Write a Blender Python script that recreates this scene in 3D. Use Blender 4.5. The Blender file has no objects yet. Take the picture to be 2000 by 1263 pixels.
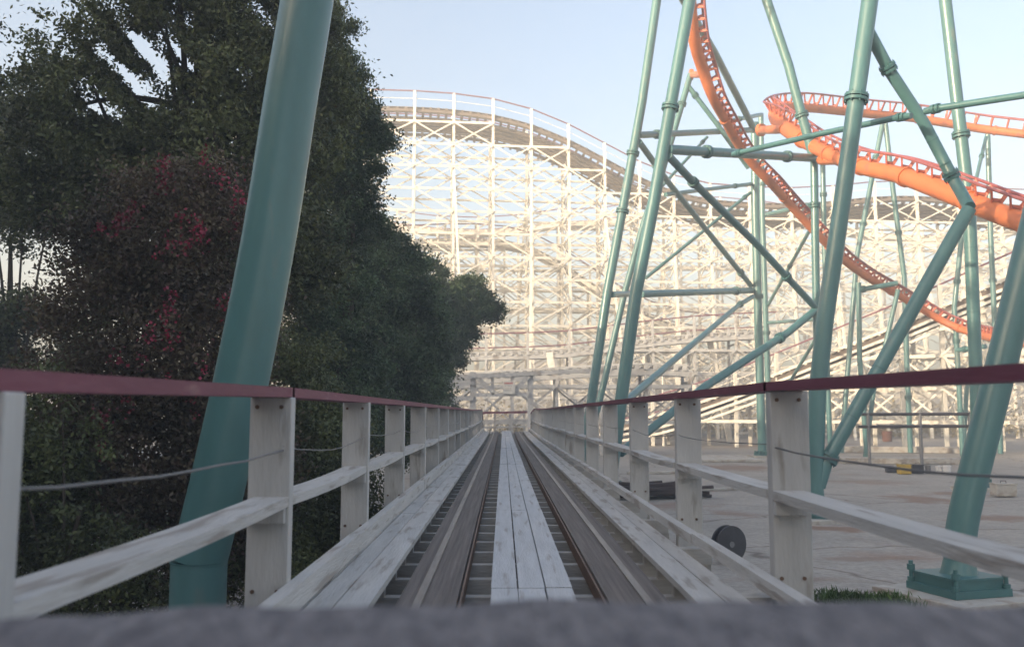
import bpy, bmesh, math, random
import numpy as np
from mathutils import Vector, Matrix
R = math.radians
random.seed(7); rng = np.random.default_rng(11)
S = bpy.context.scene
C = S.collection

# ------------------------------------------------------------------ camera
EYE = Vector((0, 0, 3.0))
FPX = 1750.0
PITCH = math.atan(175.5/FPX); YAW = -math.atan(17/FPX)
cam = bpy.data.cameras.new('camera'); camo = bpy.data.objects.new('camera', cam); C.objects.link(camo)
cam.sensor_width = 36; cam.lens = FPX/2000*36; cam.clip_start = 0.05; cam.clip_end = 3000
camo.location = EYE; camo.rotation_euler = (R(90)+PITCH, 0, YAW)
cam.dof.use_dof = True; cam.dof.focus_distance = 13; cam.dof.aperture_fstop = 2.6
S.camera = camo
# ------------------------------------------------------------------ sky, sun, exposure
SUN_EL, SUN_AZ = 15.0, 236.0
w = bpy.data.worlds.new("World"); S.world = w; w.use_nodes = True
nt = w.node_tree; bg = nt.nodes['Background']
sk = nt.nodes.new('ShaderNodeTexSky'); sk.sky_type = 'NISHITA'; sk.sun_disc = False
sk.sun_elevation = R(SUN_EL); sk.sun_rotation = R(SUN_AZ); sk.dust_density = 4.0; sk.air_density = 1.0; sk.ozone_density = .7
nt.links.new(sk.outputs[0], bg.inputs[0]); bg.inputs[1].default_value = 0.13
sl = bpy.data.lights.new('sun', 'SUN'); slo = bpy.data.objects.new('sun', sl); C.objects.link(slo)
sl.energy = 2.7; sl.angle = R(0.5); sl.color = (1.0, 0.80, 0.56)
sdir = Vector((math.sin(R(SUN_AZ))*math.cos(R(SUN_EL)), math.cos(R(SUN_AZ))*math.cos(R(SUN_EL)), math.sin(R(SUN_EL))))
slo.rotation_euler = sdir.to_track_quat('Z', 'Y').to_euler()
slo.location = (-20, -20, 30)
S.view_settings.view_transform = 'Standard'; S.view_settings.look = 'None'
S.view_settings.exposure = 1.75; S.view_settings.gamma = 1
S.cycles.max_bounces = 6; S.cycles.diffuse_bounces = 3; S.cycles.glossy_bounces = 2
S.cycles.transparent_max_bounces = 4; S.cycles.volume_bounces = 0

CR = camo.rotation_euler.to_matrix()
def W(px, py, Y):
    d = CR @ Vector(((px-1000)/FPX, (631.5-py)/FPX, -1))
    return EYE + d*(Y/d.y)
def G(px, py):
    d = CR @ Vector(((px-1000)/FPX, (631.5-py)/FPX, -1))
    return EYE + d*(-EYE.z/d.z)

# ------------------------------------------------------------------ materials
def mat(name, col, rough=0.6, var=0.12, vscale=3.0, bump=0.0, bscale=30, metal=0.0, stretch=(1,1,1), coat=0.0, col2=None, spots=None):
    m = bpy.data.materials.new(name); m.use_nodes = True
    n = m.node_tree.nodes; l = m.node_tree.links; b = n['Principled BSDF']
    b.inputs['Roughness'].default_value = rough; b.inputs['Metallic'].default_value = metal
    b.inputs['Coat Weight'].default_value = coat; b.inputs['Coat Roughness'].default_value = .15
    tc = n.new('ShaderNodeTexCoord'); mp = n.new('ShaderNodeMapping'); mp.inputs['Scale'].default_value = stretch
    l.new(tc.outputs['Object'], mp.inputs[0])
    no = n.new('ShaderNodeTexNoise'); no.inputs['Scale'].default_value = vscale; no.inputs['Detail'].default_value = 6; no.inputs['Roughness'].default_value = .65
    l.new(mp.outputs[0], no.inputs[0])
    cr = n.new('ShaderNodeValToRGB'); cr.color_ramp.elements[0].position = .3; cr.color_ramp.elements[1].position = .7
    c2 = col2 or [c*(1+var) for c in col]; c1 = [c*(1-var) for c in col] if col2 is None else col
    cr.color_ramp.elements[0].color = (*c1[:3], 1); cr.color_ramp.elements[1].color = (*c2[:3], 1)
    l.new(no.outputs[0], cr.inputs[0]); out = cr.outputs[0]
    if spots:
        sc, thr, scol, am = spots
        n2 = n.new('ShaderNodeTexNoise'); n2.inputs['Scale'].default_value = sc; n2.inputs['Detail'].default_value = 8
        l.new(mp.outputs[0], n2.inputs[0])
        r2 = n.new('ShaderNodeValToRGB'); r2.color_ramp.elements[0].position = thr; r2.color_ramp.elements[1].position = thr+.09
        r2.color_ramp.elements[0].color = (0,0,0,1); r2.color_ramp.elements[1].color = (am,am,am,1)
        l.new(n2.outputs[0], r2.inputs[0])
        mx = n.new('ShaderNodeMix'); mx.data_type = 'RGBA'; l.new(r2.outputs[0], mx.inputs[0]); l.new(out, mx.inputs[6]); mx.inputs[7].default_value = (*scol, 1)
        out = mx.outputs[2]
    l.new(out, b.inputs['Base Color'])
    if bump:
        nb = n.new('ShaderNodeTexNoise'); nb.inputs['Scale'].default_value = bscale; nb.inputs['Detail'].default_value = 5
        l.new(mp.outputs[0], nb.inputs[0])
        bp = n.new('ShaderNodeBump'); bp.inputs['Strength'].default_value = bump; bp.inputs['Distance'].default_value = .02
        l.new(nb.outputs[0], bp.inputs['Height']); l.new(bp.outputs[0], b.inputs['Normal'])
    return m
M = {}
M['wood_white'] = mat('weathered_white_wood', (.50,.485,.47), .82, .14, 3.0, .4, 25, stretch=(3,.35,3), spots=(4.5,.56,(.26,.22,.19),.7))
M['wood_post'] = mat('painted_post_wood', (.47,.46,.45), .75, .12, 3, .3, 25, stretch=(2,2,.4), spots=(4,.60,(.22,.19,.16),.7))
M['plank_centre'] = mat('grey_painted_plank', (.49,.49,.50), .8, .13, 4, .35, 30, stretch=(4,.3,4), spots=(5,.58,(.26,.22,.20),.65))
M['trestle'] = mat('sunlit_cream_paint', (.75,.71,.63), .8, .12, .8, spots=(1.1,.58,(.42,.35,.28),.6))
M['trestle_shaded'] = mat('shaded_white_paint', (.46,.46,.46), .8, .14, .8, spots=(1.2,.58,(.25,.21,.18),.7))  # white trestle paint with shade put into its colour
M['maroon'] = mat('maroon_rail_paint', (.165,.046,.075), .6, .15, 3, .2, 20, stretch=(2,.4,2), spots=(6,.64,(.28,.16,.16),.6))
M['tie'] = mat('weathered_tie_wood', (.17,.14,.13), .9, .25, 5, .4, 30, stretch=(.4,2,2))
M['tie_top'] = mat('pale_tie_wood', (.40,.38,.36), .85, .2, 5, .3, 30, stretch=(.4,2,2))
M['ledger'] = mat('laminated_rail_wood', (.085,.070,.064), .8, .3, 6, .3, 40, stretch=(7,.12,7), col2=(.20,.17,.155))
M['steel'] = mat('polished_rail_steel', (.26,.23,.21), .5, .3, 8, metal=.5, stretch=(3,.2,3))
M['rust'] = mat('rusty_rail_steel', (.16,.10,.075), .6, .3, 8, metal=.4, stretch=(3,.3,3))
M['deck_brown'] = mat('brown_track_wood', (.135,.105,.085), .85, .25, .8)
M['teal'] = mat('teal_steel_paint', (.078,.185,.188), .40, .16, 1.5, coat=.25, stretch=(1,1,.35), spots=(3.0,.62,(.17,.19,.17),.55))
M['teal_dark'] = mat('teal_flange_paint', (.055,.145,.15), .45, .15, 3)
M['orange'] = mat('orange_track_paint', (.56,.165,.060), .55, .12, .7, coat=.05, spots=(1.6,.58,(.36,.12,.08),.7))
M['orange_rail'] = mat('orange_rail_paint', (.50,.13,.08), .5, .12, 1)
M['purple_rail'] = mat('dark_running_rail', (.32,.10,.10), .4, .15, 2)
M['ground'] = mat('dusty_concrete_ground', (.33,.305,.28), .95, .16, .6, .9, 6, spots=(.16,.60,(.27,.16,.11),.5))
M['concrete'] = mat('pale_concrete', (.42,.40,.37), .9, .2, 2, .5, 15, spots=(2.2,.50,(.27,.22,.18),.75))
M['dark'] = mat('dark_tarred_timber', (.05,.035,.035), .85, .3, 3, .5, 20, stretch=(.6,3,3))
M['rubber'] = mat('black_drum', (.04,.04,.05), .55, .3, 4)
M['galv'] = mat('galvanised_cable', (.20,.20,.21), .5, .1, 5, metal=.5)
M['pipe_black'] = mat('black_pipe_paint', (.03,.025,.03), .5, .2, 3)
M['globe'] = mat('milky_globe', (.8,.78,.72), .3, .03, 2)
M['yellow'] = mat('yellow_case_paint', (.45,.30,.03), .5, .15, 5)
M['plastic_white'] = mat('white_plastic', (.62,.62,.63), .5, .08, 4)
M['sign_white'] = mat('white_sign_face', (.66,.64,.60), .6, .05, 4)
M['sign_red'] = mat('red_sign_paint', (.45,.05,.05), .6, .05, 4)
M['sign_grey'] = mat('grey_sign_print', (.36,.35,.34), .6, .05, 4)
M['car'] = mat('slate_vinyl', (.095,.086,.098), .75, .22, 24, .9, 90, stretch=(1.4,.6,1.4), col2=(.25,.228,.232))
M['bark'] = mat('dark_bark', (.06,.045,.035), .9, .3, 5, .8, 20, stretch=(3,3,.5))
M['hill'] = mat('dry_hillside', (.30,.22,.17), .95, .2, .03, col2=(.20,.19,.13))
M['brown_case'] = mat('rusty_drum_paint', (.14,.06,.04), .8, .3, 4)

def leafmat(name, c1, c2, c3=None):
    m = bpy.data.materials.new(name); m.use_nodes = True
    n = m.node_tree.nodes; l = m.node_tree.links; b = n['Principled BSDF']
    g = n.new('ShaderNodeNewGeometry'); cr = n.new('ShaderNodeValToRGB')
    cr.color_ramp.elements[0].color = (*c1, 1); cr.color_ramp.elements[1].color = (*c2, 1)
    if c3:
        e = cr.color_ramp.elements.new(.93); e.color = (*c3, 1); cr.color_ramp.elements[1].position = .9
    l.new(g.outputs['Random Per Island'], cr.inputs[0])
    tc = n.new('ShaderNodeTexCoord'); no = n.new('ShaderNodeTexNoise'); no.inputs['Scale'].default_value = .9; no.inputs['Detail'].default_value = 3
    l.new(tc.outputs['Object'], no.inputs[0])
    hs = n.new('ShaderNodeHueSaturation'); mr = n.new('ShaderNodeMapRange')
    mr.inputs[1].default_value = .35; mr.inputs[2].default_value = .65; mr.inputs[3].default_value = .45; mr.inputs[4].default_value = 1.6
    l.new(no.outputs[0], mr.inputs[0]); l.new(mr.outputs[0], hs.inputs['Value']); l.new(cr.outputs[0], hs.inputs['Color'])
    l.new(hs.outputs[0], b.inputs['Base Color']); b.inputs['Roughness'].default_value = .55
    tr = n.new('ShaderNodeBsdfTranslucent'); l.new(hs.outputs[0], tr.inputs[0])
    mx = n.new('ShaderNodeMixShader'); mx.inputs[0].default_value = .25
    l.new(b.outputs[0], mx.inputs[1]); l.new(tr.outputs[0], mx.inputs[2]); l.new(mx.outputs[0], n['Material Output'].inputs[0])
    return m
M['leaf'] = leafmat('green_leaves', (.046,.058,.026), (.125,.140,.050))
M['leaf_dark'] = leafmat('dark_green_leaves', (.038,.066,.032), (.105,.145,.066))
M['leaf_red'] = leafmat('bronze_myrtle_leaves', (.062,.036,.030), (.105,.085,.045))
M['leaf_brush'] = leafmat('dry_brush_leaves', (.24,.19,.10), (.40,.34,.20))
M['flower'] = leafmat('magenta_blossom', (.16,.014,.035), (.27,.022,.055))
M['grass'] = leafmat('grass_blades', (.05,.10,.02), (.10,.17,.04))

# ------------------------------------------------------------------ mesh helpers
class MB:
    def __init__(s): s.v = []; s.f = []; s.sm = []
    def quadbox(s, c8, smooth=False):
        b = len(s.v); s.v += [tuple(p) for p in c8]
        for f in ((0,3,2,1),(4,5,6,7),(0,1,5,4),(1,2,6,5),(2,3,7,6),(3,0,4,7)):
            s.f.append([b+i for i in f]); s.sm.append(False)
    def box(s, a, b_):
        x0,y0,z0 = a; x1,y1,z1 = b_
        s.quadbox([(x0,y0,z0),(x1,y0,z0),(x1,y1,z0),(x0,y1,z0),(x0,y0,z1),(x1,y0,z1),(x1,y1,z1),(x0,y1,z1)])
        return s
    def beam(s, p, q, wd, ht, up=(0,0,1)):
        p = Vector(p); q = Vector(q); d = (q-p)
        if d.length < 1e-6: return s
        d.normalize(); u = Vector(up)
        if abs(d.dot(u)) > .98: u = Vector((0,1,0))
        sd = d.cross(u).normalized(); u = sd.cross(d).normalized()
        o = []
        for c in (p, q):
            o += [c-sd*wd/2-u*ht/2, c+sd*wd/2-u*ht/2, c+sd*wd/2+u*ht/2, c-sd*wd/2+u*ht/2]
        s.quadbox([o[0],o[1],o[2],o[3],o[4],o[5],o[6],o[7]])
        return s
    def tube(s, pts, r, n=16, cap=True):
        pts = [Vector(p) for p in pts]; rs = r if isinstance(r, (list, tuple)) else [r]*len(pts)
        b = len(s.v); prev = None
        for i, p in enumerate(pts):
            d = (pts[min(i+1, len(pts)-1)]-pts[max(i-1, 0)]).normalized()
            if prev is None:
                a = Vector((0,0,1)) if abs(d.z) < .9 else Vector((1,0,0)); u = d.cross(a).normalized()
            else: u = (prev - d*prev.dot(d)).normalized()
            prev = u; v = d.cross(u)
            for k in range(n):
                t = 2*math.pi*k/n; s.v.append(tuple(p+(u*math.cos(t)+v*math.sin(t))*rs[i]))
        for i in range(len(pts)-1):
            for k in range(n):
                a = b+i*n+k; c = b+i*n+(k+1)%n
                s.f.append([a, c, c+n, a+n]); s.sm.append(True)
        if cap:
            for st, rv in ((b, True), (b+(len(pts)-1)*n, False)):
                q = len(s.v); s.v += [s.v[st+k] for k in range(n)]
                f = [q+k for k in range(n)]; s.f.append(f[::-1] if rv else f); s.sm.append(False)
        return s
    def sweep(s, pts, prof, side=None, closed=True):
        # profile (x,z) swept along near +Y paths
        b = len(s.v); n = len(prof)
        for i, p in enumerate(pts):
            d = (Vector(pts[min(i+1,len(pts)-1)])-Vector(pts[max(i-1,0)])).normalized()
            sd = d.cross(Vector((0,0,1))).normalized(); u = sd.cross(d)
            for x, z in prof: s.v.append(tuple(Vector(p)+sd*x+u*z))
        for i in range(len(pts)-1):
            for k in range(n if closed else n-1):
                a = b+i*n+k; c = b+i*n+(k+1)%n
                s.f.append([a, c, c+n, a+n]); s.sm.append(False)
        if closed:
            s.f.append([b+k for k in range(n)][::-1]); s.sm.append(False)
            e = b+(len(pts)-1)*n; s.f.append([e+k for k in range(n)]); s.sm.append(False)
        return s
    def build(s, name, m, parent=None, bevel=0.0):
        me = bpy.data.meshes.new(name); me.from_pydata(s.v, [], s.f); me.update()
        me.polygons.foreach_set('use_smooth', s.sm)
        me.materials.append(M[m] if isinstance(m, str) else m)
        o = bpy.data.objects.new(name, me); C.objects.link(o)
        if parent is not None:
            o.parent = parent; o.location = -parent.location if parent.type == 'EMPTY' or parent.type == 'MESH' else (0,0,0)
            if parent.parent is not None: o.location = (0,0,0)
        if bevel:
            bv = o.modifiers.new('bevel', 'BEVEL'); bv.width = bevel; bv.segments = 2; bv.limit_method = 'ANGLE'
        return o
def tag(o, label, cat, group=None, kind=None):
    if label: o['label'] = label
    if cat: o['category'] = cat
    if group: o['group'] = group
    if kind: o['kind'] = kind
    elif cat: o['kind'] = 'thing'
    return o
def thing(name, label, cat, loc=(0,0,0), group=None):
    o = bpy.data.objects.new(name, None); C.objects.link(o); o.location = loc; o.empty_display_size = .3
    return tag(o, label, cat, group, 'thing')

# ------------------------------------------------------------------ the ground and far hills
def ground():
    bm = bmesh.new(); N = 60
    xs = [math.copysign(abs(t)**2.2, t)*1200 for t in np.linspace(-1, 1, 81)]
    ys = [math.copysign(abs(t)**2.2, t)*1200+20 for t in np.linspace(-1, 1, 81)]
    vs = []
    for y in ys:
        for x in xs:
            z = 0.02*math.sin(x*.7+y*.3)+.02*math.sin(y*.9-x*.2)
            if abs(x) > 250 or y > 250: z = 0
            vs.append((x, y, z-.03))
    n = len(xs); fs = [[j*n+i, j*n+i+1, (j+1)*n+i+1, (j+1)*n+i] for j in range(n-1) for i in range(n-1)]
    me = bpy.data.meshes.new('ground'); me.from_pydata(vs, [], fs); me.materials.append(M['ground'])
    me.polygons.foreach_set('use_smooth', [True]*len(fs))
    gm = M['ground']; n_ = gm.node_tree.nodes; l_ = gm.node_tree.links; b_ = n_['Principled BSDF']; src = b_.inputs['Base Color'].links[0].from_socket
    tc = n_.new('ShaderNodeTexCoord'); wn = n_.new('ShaderNodeTexNoise'); wn.inputs['Scale'].default_value = .8; l_.new(tc.outputs['Object'], wn.inputs[0])
    ad = n_.new('ShaderNodeMix'); ad.data_type = 'RGBA'; ad.blend_type = 'ADD'; ad.inputs[0].default_value = .9; l_.new(tc.outputs['Object'], ad.inputs[6]); l_.new(wn.outputs[1], ad.inputs[7])
    vo = n_.new('ShaderNodeTexVoronoi'); vo.feature = 'DISTANCE_TO_EDGE'; vo.inputs['Scale'].default_value = .17; l_.new(ad.outputs[2], vo.inputs[0])
    rr_ = n_.new('ShaderNodeValToRGB'); rr_.color_ramp.elements[0].position = .0; rr_.color_ramp.elements[1].position = .012
    rr_.color_ramp.elements[0].color = (.45,.4,.38,1); rr_.color_ramp.elements[1].color = (1,1,1,1); l_.new(vo.outputs[0], rr_.inputs[0])
    mu = n_.new('ShaderNodeMix'); mu.data_type = 'RGBA'; mu.blend_type = 'MULTIPLY'; mu.inputs[0].default_value = 1; l_.new(src, mu.inputs[6]); l_.new(rr_.outputs[0], mu.inputs[7])
    n3 = n_.new('ShaderNodeTexNoise'); n3.inputs['Scale'].default_value = 7; n3.inputs['Detail'].default_value = 9; n3.inputs['Roughness'].default_value = .75; l_.new(tc.outputs['Object'], n3.inputs[0])
    r3 = n_.new('ShaderNodeValToRGB'); r3.color_ramp.elements[0].position = .35; r3.color_ramp.elements[0].color = (.72,.72,.72,1); r3.color_ramp.elements[1].position = .65; r3.color_ramp.elements[1].color = (1.15,1.13,1.1,1); l_.new(n3.outputs[0], r3.inputs[0])
    m3 = n_.new('ShaderNodeMix'); m3.data_type = 'RGBA'; m3.blend_type = 'MULTIPLY'; m3.inputs[0].default_value = 1; l_.new(mu.outputs[2], m3.inputs[6]); l_.new(r3.outputs[0], m3.inputs[7]); l_.new(m3.outputs[2], b_.inputs['Base Color'])
    o = bpy.data.objects.new('ground', me); C.objects.link(o); tag(o, 'dusty grey lot with rusty dirt patches under the coasters', 'ground', kind='structure')
    xs = np.linspace(-420, 420, 90); v = []; f = []
    for j, (y, hh) in enumerate(((330,0),(360,.6),(400,1),(470,.9),(600,0))):
        for i, x in enumerate(xs):
            h = 20+5*math.sin(x*.013+1)+3*math.sin(x*.045)+1.5*math.sin(x*.12)
            v.append((x, y, h*hh-.5))
    n = len(xs); f = [[j*n+i, j*n+i+1, (j+1)*n+i+1, (j+1)*n+i] for j in range(4) for i in range(n-1)]
    me = bpy.data.meshes.new('far_hills'); me.from_pydata(v, [], f); me.materials.append(M['hill'])
    me.polygons.foreach_set('use_smooth', [True]*len(f))
    o = bpy.data.objects.new('far_hills', me); C.objects.link(o); tag(o, 'low dry hills beyond the wooden trestle', 'hills', kind='structure')
ground()

# ------------------------------------------------------------------ the wooden track the train runs on
CX = 0.165                      # centre line of the track
YEND = 47.0
def dz(y):                     # slight dip at the camera, drop at the far end
    z = 0.0
    if y > 30: z += .0003*(y-30)**2
    if y > YEND: z -= .05*(y-YEND)**2
    return z
DECK = 2.0
def hz(y): return dz(y)-(.013*(5.2-y) if y < 5.2 else 0)
def path(x, y0, y1, z, step=1.0):
    n = max(2, int((y1-y0)/step)+1)
    return [(CX+x, y0+(y1-y0)*i/(n-1), z+dz(y0+(y1-y0)*i/(n-1))) for i in range(n)]
def rect(w_, h_): return [(-w_/2,-h_),(w_/2,-h_),(w_/2,0),(-w_/2,0)]
Y0, Y1 = -4.0, 52.0
trk = thing('wooden_coaster_track', 'weathered grey wooden coaster track with plank walkways running away from the train', 'coaster track', (CX, 0, 0))
def planks(parent, name, cols, mt, ph=0.0):
    mb = MB()
    for k, (x0, x1) in enumerate(cols):
        y = Y0 - ph - (k*1.3 if name[0] == 's' else 0)
        while y < Y1:
            L = (3.6 if random.random() < .6 else 4.8) if name[0] == 's' else (3.1 if y < 4 else 4.2)
            ya, yb = max(y, Y0), min(y+L-.012, Y1)
            if yb > ya:
                j = random.uniform(-.003, .003); z = DECK+random.uniform(-.004, .004)
                mb.sweep(path((x0+x1)/2+j, ya, yb, z, 1.2), rect(x1-x0, .04))
            y += L
    return mb.build(name, mt, parent)
planks(trk, 'centre_walkway', [(-.232,-.082),(-.075,.075),(.082,.232)], 'plank_centre')
planks(trk, 'side_walkway', [(-1.045,-.87),(-1.19,-1.053),(-1.305,-1.20)], 'wood_white', 1.1)
planks(trk, 'side_walkway', [(.87,1.02),(1.028,1.155)], 'wood_white', .4)
for s in (-1, 1):
    mb = MB()     # toe board standing on edge, outside the planks
    y = Y0
    while y < Y1:
        yb = min(y+5.3-.015, Y1)
        mb.sweep(path(s*(1.230+random.uniform(-.006,.006)), y, yb, DECK+.135+random.uniform(-.006,.006), 1.2), [(-.036,-.07 if s > 0 else -.125),(.036,-.07 if s > 0 else -.125),(.036,0),(-.036,0)])
        y += 5.3
    mb.build('toe_board', 'wood_white', trk)
    mb = MB()
    for k in range(6):  # laminated stack
        ww = .33 if k > 3 else .2
        y = Y0
        mb.sweep(path(s*.585, Y0, Y1, DECK-.03-.042*(5-k)+.0, 1.2), rect(ww+random.uniform(-.008,.008), .040))
    mb.build('rail_stack', 'ledger', trk)
    mb = MB(); mb.sweep(path(s*.63, Y0, Y1, DECK-.018, 1.2), rect(.045, .011)); mb.build('running_rail', 'steel', trk)
    mb = MB(); mb.sweep(path(s*.405, Y0, Y1, DECK-.045, 1.2), [(-.006,-.09),(.006,-.09),(.006,0),(-.006,0)]); mb.build('guide_rail', 'rust', trk)
y = Y0+.2; k = 0
while y < Y1-.3:
    L = 1.42 if k % 3 == 0 else 1.15
    mb = MB(); z = DECK-.045+dz(y); r = random.uniform(-.02, .02)
    zz = z-.12
    mb.box((CX-L+r, y-.045, zz-.16), (CX+L+r, y+.045, zz+.02))
    for a, b in ((-1.30,-.91), (-.20,.20), (.91,1.15)): mb.box((CX+a, y-.04, zz+.021), (CX+b, y+.04, z-.0))
    if k % 3 == 0:
        for s in (-1, 1): mb.box((CX+min(s*1.18,s*1.42), y-.07, zz+.022), (CX+max(s*1.18,s*1.42), y+.07, z+.02))
    mb.build('tie', 'tie_top', trk); y += .6; k += 1
for s in (-1, 1):     # floor stringers
    for x in (.62, 1.08): MB().sweep(path(s*x, Y0, Y1, DECK-.330, 1.2), rect(.10, .28)).build('stringer', 'tie', trk)
mb = MB()
mb.sweep(path(0, Y0, Y1, DECK-.345, 1.2), rect(1.1, .03)); mb.build('drip_board', 'tie_top', trk)
for s in (-1, 1): MB().sweep(path(s*.85, Y0, Y1, DECK-.345, 1.2), rect(.34, .03)).build('drip_board', 'tie_top', trk)

# -------- handrail fences
def side_fence(s, y_first, sp, label):
    f = thing('handrail_fence', label, 'handrail', (CX+s*1.3, 0, 0), 'handrails along the wooden track')
    xi = 1.27 + (0 if s < 0 else 0.05)
    ys = []; y = y_first-2*sp
    while y < Y1-1.5: ys.append(y); y += sp
    hr = 3.0+(.09 if s < 0 else .128)
    for i, y in enumerate(ys):
        lean = random.uniform(-.012, .012)
        z1 = hr+hz(y)
        mb = MB(); a = CX+s*xi; b = CX+s*(xi+.215)
        x0, x1 = min(a,b), max(a,b)
        mb.quadbox([(x0,y,-.1),(x1,y,-.1),(x1,y+.09,-.1),(x0,y+.09,-.1),
                    (x0+lean,y,z1),(x1+lean,y,z1),(x1+lean,y+.09,z1),(x0+lean,y+.09,z1)])
        mb.build('post', 'wood_post', f, .006)
        if y < 12:
            for bz in (hr+hz(y)-.05, DECK+.10):
                for bx in (.045, .17): MB().tube([(CX+s*(xi+bx), y-.008, bz), (CX+s*(xi+bx), y+.004, bz)], .011, 8).build('bolt', 'rust', f)
        zb = DECK+.52+dz(y)
        MB().box((x0+.01, y-.045, zb-.075), (x1-.01, y-.004, zb-.002)).build('block', 'wood_post', f)
    for i in range(len(ys)-1):   # mid board, one per bay, sagging
        ya, yb = ys[i]+.09, ys[i+1]
        pts = []; sag = random.uniform(-.0, .03); tw = random.uniform(-.01,.01)
        for t in np.linspace(0, 1, 6):
            yy = ya-.13*(1-t)*0+(yb-ya)*t
            pts.append((CX+s*(xi+.085)+tw*t, yy+.001, DECK+.575+dz(yy)-sag*4*t*(1-t)*.8))
        mb = MB(); mb.sweep(pts, rect(.175, .05)); mb.build('mid_rail', 'wood_white', f)
    for i in range(0, len(ys)-1, 2):
        ya, yb = ys[i], ys[min(i+2, len(ys)-1)]+(.045 if True else 0)
        if i == 0: ya -= .3
        za, zb = hr+hz(ya), hr+hz(yb)
        o = 0
        mb = MB(); mb.beam((CX+s*(xi+.1), ya+.048, za+o+.026), (CX+s*(xi+.1), yb+.044, zb+o+.026), .20, .05); mb.build('top_rail', 'maroon', f)
    for i in range(len(ys)-1):
        ya, yb = ys[i], ys[i+1]-.01
        if i > 8: break
        sg = random.uniform(.02,.06)
        pts = [(CX+s*(xi+.03), ya+(yb-ya)*t, 2.83+dz(ya+(yb-ya)*t)+random.uniform(-.004,.004)-sg*4*t*(1-t)-(.02*t)) for t in np.linspace(0, 1, 9)]
        MB().tube(pts, .0055 if i < 2 else .0035, 6).build('wire', 'galv', f)
    return f
side_fence(-1, 4.68, 2.69, 'white post handrail with maroon top board on the left side of the track')
side_fence(1, 5.02, 2.76, 'white post handrail with maroon top board on the right side of the track')

# ------------------------------------------------------------------ the train's own front edge
car = thing('coaster_car', 'padded slate grey front edge of the coaster car at the bottom of the view', 'coaster car', (CX, .2, 2.1))
mb = MB(); prof = []
nx = 60
# dashboard: lip at the front, falling to the camera
pr = [(1.16,2.10),(1.17,2.60),(1.165,2.70),(1.14,2.745),(1.09,2.765),(1.0,2.755),(.80,2.72),(.55,2.66),(.50,2.55),(.50,2.10)]
for i in range(nx+1):
    t = i/nx; x = CX-1.02+t*2.04; e = abs(2*t-1)
    cr_ = .012-.028*e**3
    if t < .3: cr_ -= .012*(1-t/.3)
    for (yy, zz) in pr:
        mb.v.append((x, yy+.012*math.sin(x*9)*(zz>2.6)-.03*e**4, zz+(cr_+.002*math.sin(x*31)+.002*math.sin(x*17+1))*(zz>2.5)))
n = len(pr)
for i in range(nx):
    for k in range(n-1):
        mb.f.append([i*n+k, i*n+k+1, (i+1)*n+k+1, (i+1)*n+k]); mb.sm.append(True)
mb.f.append(list(range(n))); mb.sm.append(False); mb.f.append([nx*n+k for k in range(n)][::-1]); mb.sm.append(False)
mb.build('front_dash', 'car', car)
mb = MB(); mb.box((CX-.70,-1.2,2.08),(CX+.70,.49,2.13)); mb.build('floor', 'car', car)
for s in (-1, 1): MB().box((CX+s*.72-.03,-1.2,2.08),(CX+s*.72+.03,.49,2.55)).build('side_panel', 'car', car, .01)
mb = MB(); mb.box((CX-.68,-.95,2.14),(CX+.68,-.45,2.35)); mb.build('seat', 'car', car, .03)
mb = MB(); mb.box((CX-.68,-1.15,2.14),(CX+.68,-.96,2.8)); mb.build('backrest', 'car', car, .04)
for yy in (-.7, .8):
    mb = MB()
    for s in (-1, 1): mb.tube([(CX+s*.50,yy,2.115),(CX+s*.56,yy,2.115)], .11, 20)
    mb.build('wheel', 'rubber', car)

# ------------------------------------------------------------------ teal steel supports
def flange(mb, p, q, t, r, L=.22):
    p = Vector(p); q = Vector(q); c = p.lerp(q, t); d = (q-p).normalized()
    mb.tube([c-d*L*.5, c-d*.02], r*1.42, 20); mb.tube([c+d*.02, c+d*L*.5], r*1.42, 20)
    for k in range(8):
        a = Vector((0,0,1)) if abs(d.z) < .9 else Vector((1,0,0)); u = d.cross(a).normalized(); v = d.cross(u)
        o = (u*math.cos(k*math.pi/4)+v*math.sin(k*math.pi/4))*r*1.24
        mb.tube([c+o-d*L*.75, c+o+d*L*.75], r*.09, 6)
def member(parent, name, pts, r, fl=(), m='teal'):
    P = [W(*p) if len(p) == 3 and not isinstance(p, Vector) else p for p in pts]
    o = MB().tube(P, r, 24).build(name, m, parent)
    k_ = max(range(len(P)-1), key=lambda i: (P[i+1]-P[i]).length); d_ = (P[k_+1]-P[k_]).normalized()
    for t_ in (.3, .72):
        c_ = P[k_].lerp(P[k_+1], t_); MB().tube([c_-d_*.015, c_+d_*.015], r*1.025, 24).build('weld_seam', 'teal_dark', o)
    for seg, t in fl:
        mb = MB(); flange(mb, P[seg], P[seg+1], t, r); f = mb.build('flange', 'teal_dark', o)
    return P
def base_plate(parent, p, r, name='base_plate'):
    mb = MB(); x, y = p.x, p.y
    mb.tube([(x,y,.10),(x,y,.17)], r*2.1, 8)
    for k in range(8):
        a = k*math.pi/4+.2; c, s_ = math.cos(a), math.sin(a)
        mb.tube([(x+c*r*1.8,y+s_*r*1.8,.05),(x+c*r*1.8,y+s_*r*1.8,.42)], .045, 8)
        mb.tube([(x+c*r*1.8,y+s_*r*1.8,.171),(x+c*r*1.8,y+s_*r*1.8,.27)], .09, 6)
        mb.beam((x+c*r*.9,y+s_*r*.9,.30),(x+c*r*1.75,y+s_*r*1.75,.22),.04,.22)
    mb.build(name, 'teal_dark', parent)

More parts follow.
